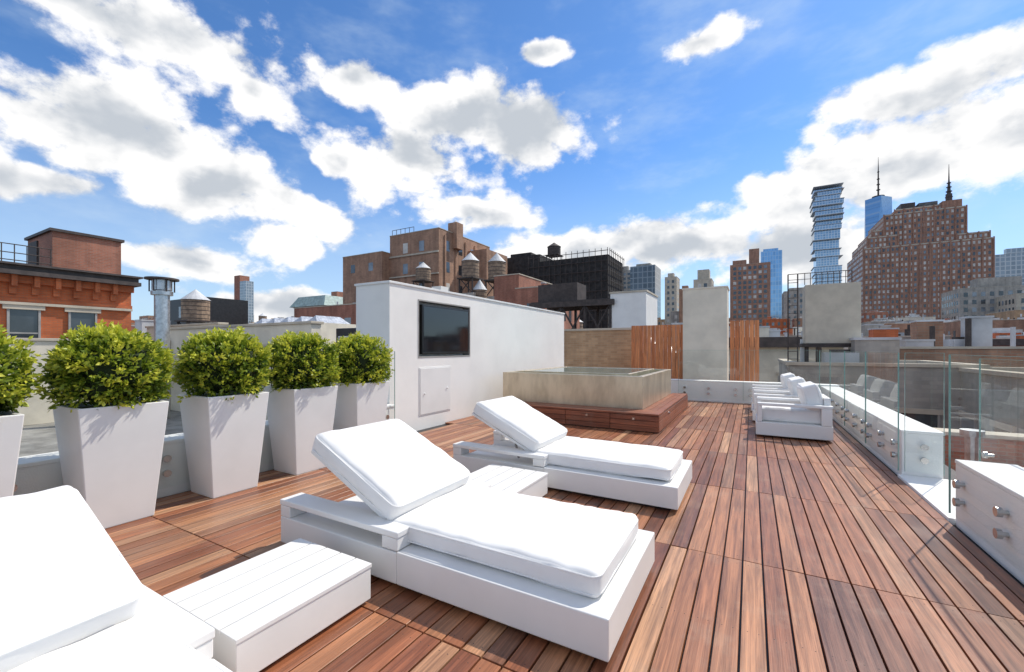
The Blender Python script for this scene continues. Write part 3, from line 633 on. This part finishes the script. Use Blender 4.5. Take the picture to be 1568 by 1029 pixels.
q.add(Bs+Ts,[(0,1,4),(1,5,4),(1,2,5),(2,6,5),(2,3,6),(3,7,6),(3,0,7),(0,4,7),(4,5,6,7)],0)
q.cyl((cx,cy,417),14,6,'z',16,1); q.cyl((cx,cy,423),2.2,60,'z',8,1,r2=1.6); q.cyl((cx,cy,483),1.6,50,'z',8,1,r2=.3)
for z in(440,455,470,490): q.cyl((cx,cy,z),4.5-(z-440)*.04,2.,'z',10,1)
q.build('tapered_glass_skyscraper',[M_glblue,M_steel])
mb=MB(); mats=[M_brown2,M_tar]+WM+[M_stone,M_cornice,M_silver]
def tier(x0,x1,y0,y1,z0,z1,c=True):
    mb.box(x0,x1,y0,y1,z0,z1,0)
    wins(mb,'-y',x0,x1,y0,z0,z1,2.45,3.75,1.2,2.0,2,pr=(.30,.55)); wins(mb,'-x',y0,y1,x0,z0,z1,2.45,3.75,1.2,2.0,2,pr=(.30,.55))
    n=int((x1-x0)/4.9)
    for i in range(n+1): mb.box(x0+i*(x1-x0)/n-.35,x0+i*(x1-x0)/n+.35,y0-.5,y0-.001,z0,z1+1.0,0)
    mb.box(x0+.4,x1-.4,y0+.1,y0+.6,z1,z1+.8,6)
tier(72,139.5,400,460,-18,74); tier(74.5,92,401,455,74.01,82); tier(122,138,401,455,74.01,78.5); tier(77.5,90,403,450,82.02,87)
tier(84.2,127.4,402.5,450,74.02,97.5)
tier(92,124,411,440,97.52,102.5); mb.box(96,104,413,425,102.6,107.5,7); mb.box(106,116,413,425,102.6,106.5,1); mb.box(117,127,408,420,97.6,104.5,0)
mb.cyl((122.1,414,104.5),1.8,6,'z',8,7); mb.cyl((122.1,414,110.5),1.2,9,'z',8,7,r2=.5); mb.cyl((122.1,414,119.5),.45,12,'z',6,7,r2=.12)
for z in(108,112,115,118): mb.cyl((122.1,414,z),2.1-(z-108)*.09,.5,'z',8,7)
mb.build('art_deco_brick_tower',mats)
tower('grey_glass_office',174,215,500,520,78,M_glgrey,'-x',win=False)
mb,mt=building('b',77,99,250,270,26.5,M_grbr,'-x',bay=2.6,fh=3.2); mb.box(84,97,255,262,26.5,31,0); mb.build('grey_apartment_building',mt)
mb,mt=building('b',88,110,235,250,22,M_stone,'-x',bay=2.6,fh=3.2); roofjunk(mb,89,108,236,246,21.2); mb.build('grey_apartment_building',mt)
# filler blocks
rr=random.Random(21); pal=[(M_redbr,'red_brick_building'),(M_brown,'brown_brick_building'),(M_grbr,'grey_brick_building'),(M_tan,'tan_brick_building'),(M_cream,'cream_walkup_building'),(M_orange,'orange_walkup_building')]
wts=[3,3,3,2,2,1]
rings=[(19,.42,-3.4,-1.),(27,.30,-2.2,0.2),(38,.24,-1.2,1.0),(54,.17,-.3,1.6),(78,.14,.4,2.2),(112,.11,1.0,2.8),(165,.085,1.4,3.4),(250,.06,1.6,3.8),(400,.045,1.8,4.),(650,.035,2.2,4.0)]
for (D_,st_,e0,e1) in rings:
    a=-84. if D_>30 else (-40 if D_>20 else 2)
    while a<(31 if D_>40 else 52):
        stp_=math.degrees(st_)*rr.uniform(.7,1.2); ac=a+stp_/2; a+=stp_
        w_=D_*math.radians(stp_)*.9; dist=D_*rr.uniform(.95,1.15)
        x=dist*math.sin(R(ac)); y=dist*math.cos(R(ac))
        if y<10 and x>-30: continue
        if -47<ac<-30 and D_<70: e1_=min(e1,.8)
        else: e1_=e1
        if x<-24 and dist<35: continue
        el_=rr.uniform(min(e0,e1_-.5),e1_); zt_=1.3+dist*math.tan(R(el_))
        if ac<-48: wx=min(w_,14+D_*.03); wy=w_; x0=x-wx; x1=x; y0=y-wy/2; y1=y+wy/2
        else: wx=w_; wy=max(6,min(w_,16)); x0=x-wx/2; x1=x+wx/2; y0=y; y1=y+wy
        if y0<13 and x1>-30: continue
        m,nm=rr.choices(pal,wts)[0]; random.seed(int(ac*100+D_))
        side='+x' if ac<0 else '-x'
        near=D_<60
        mb,mt=building('b',x0,x1,y0,y1,zt_,m,side,bay=rr.choice([2.2,2.6,3.]),fh=3.3,ww=1.1,wh=1.7,trim=near,roof=rr.choice([M_tar,M_silver,M_grey]),cornice=rr.random()<.3 and near,zlow=-14 if near else -6,par=rr.uniform(.5,1.))
        roofjunk(mb,x0,x1,y0,y1,zt_-.6,wt=(rr.random()<.22 and 40<D_<260 and ac<-15))
        mb.build(nm,mt)
print('objs',len(bpy.data.objects))
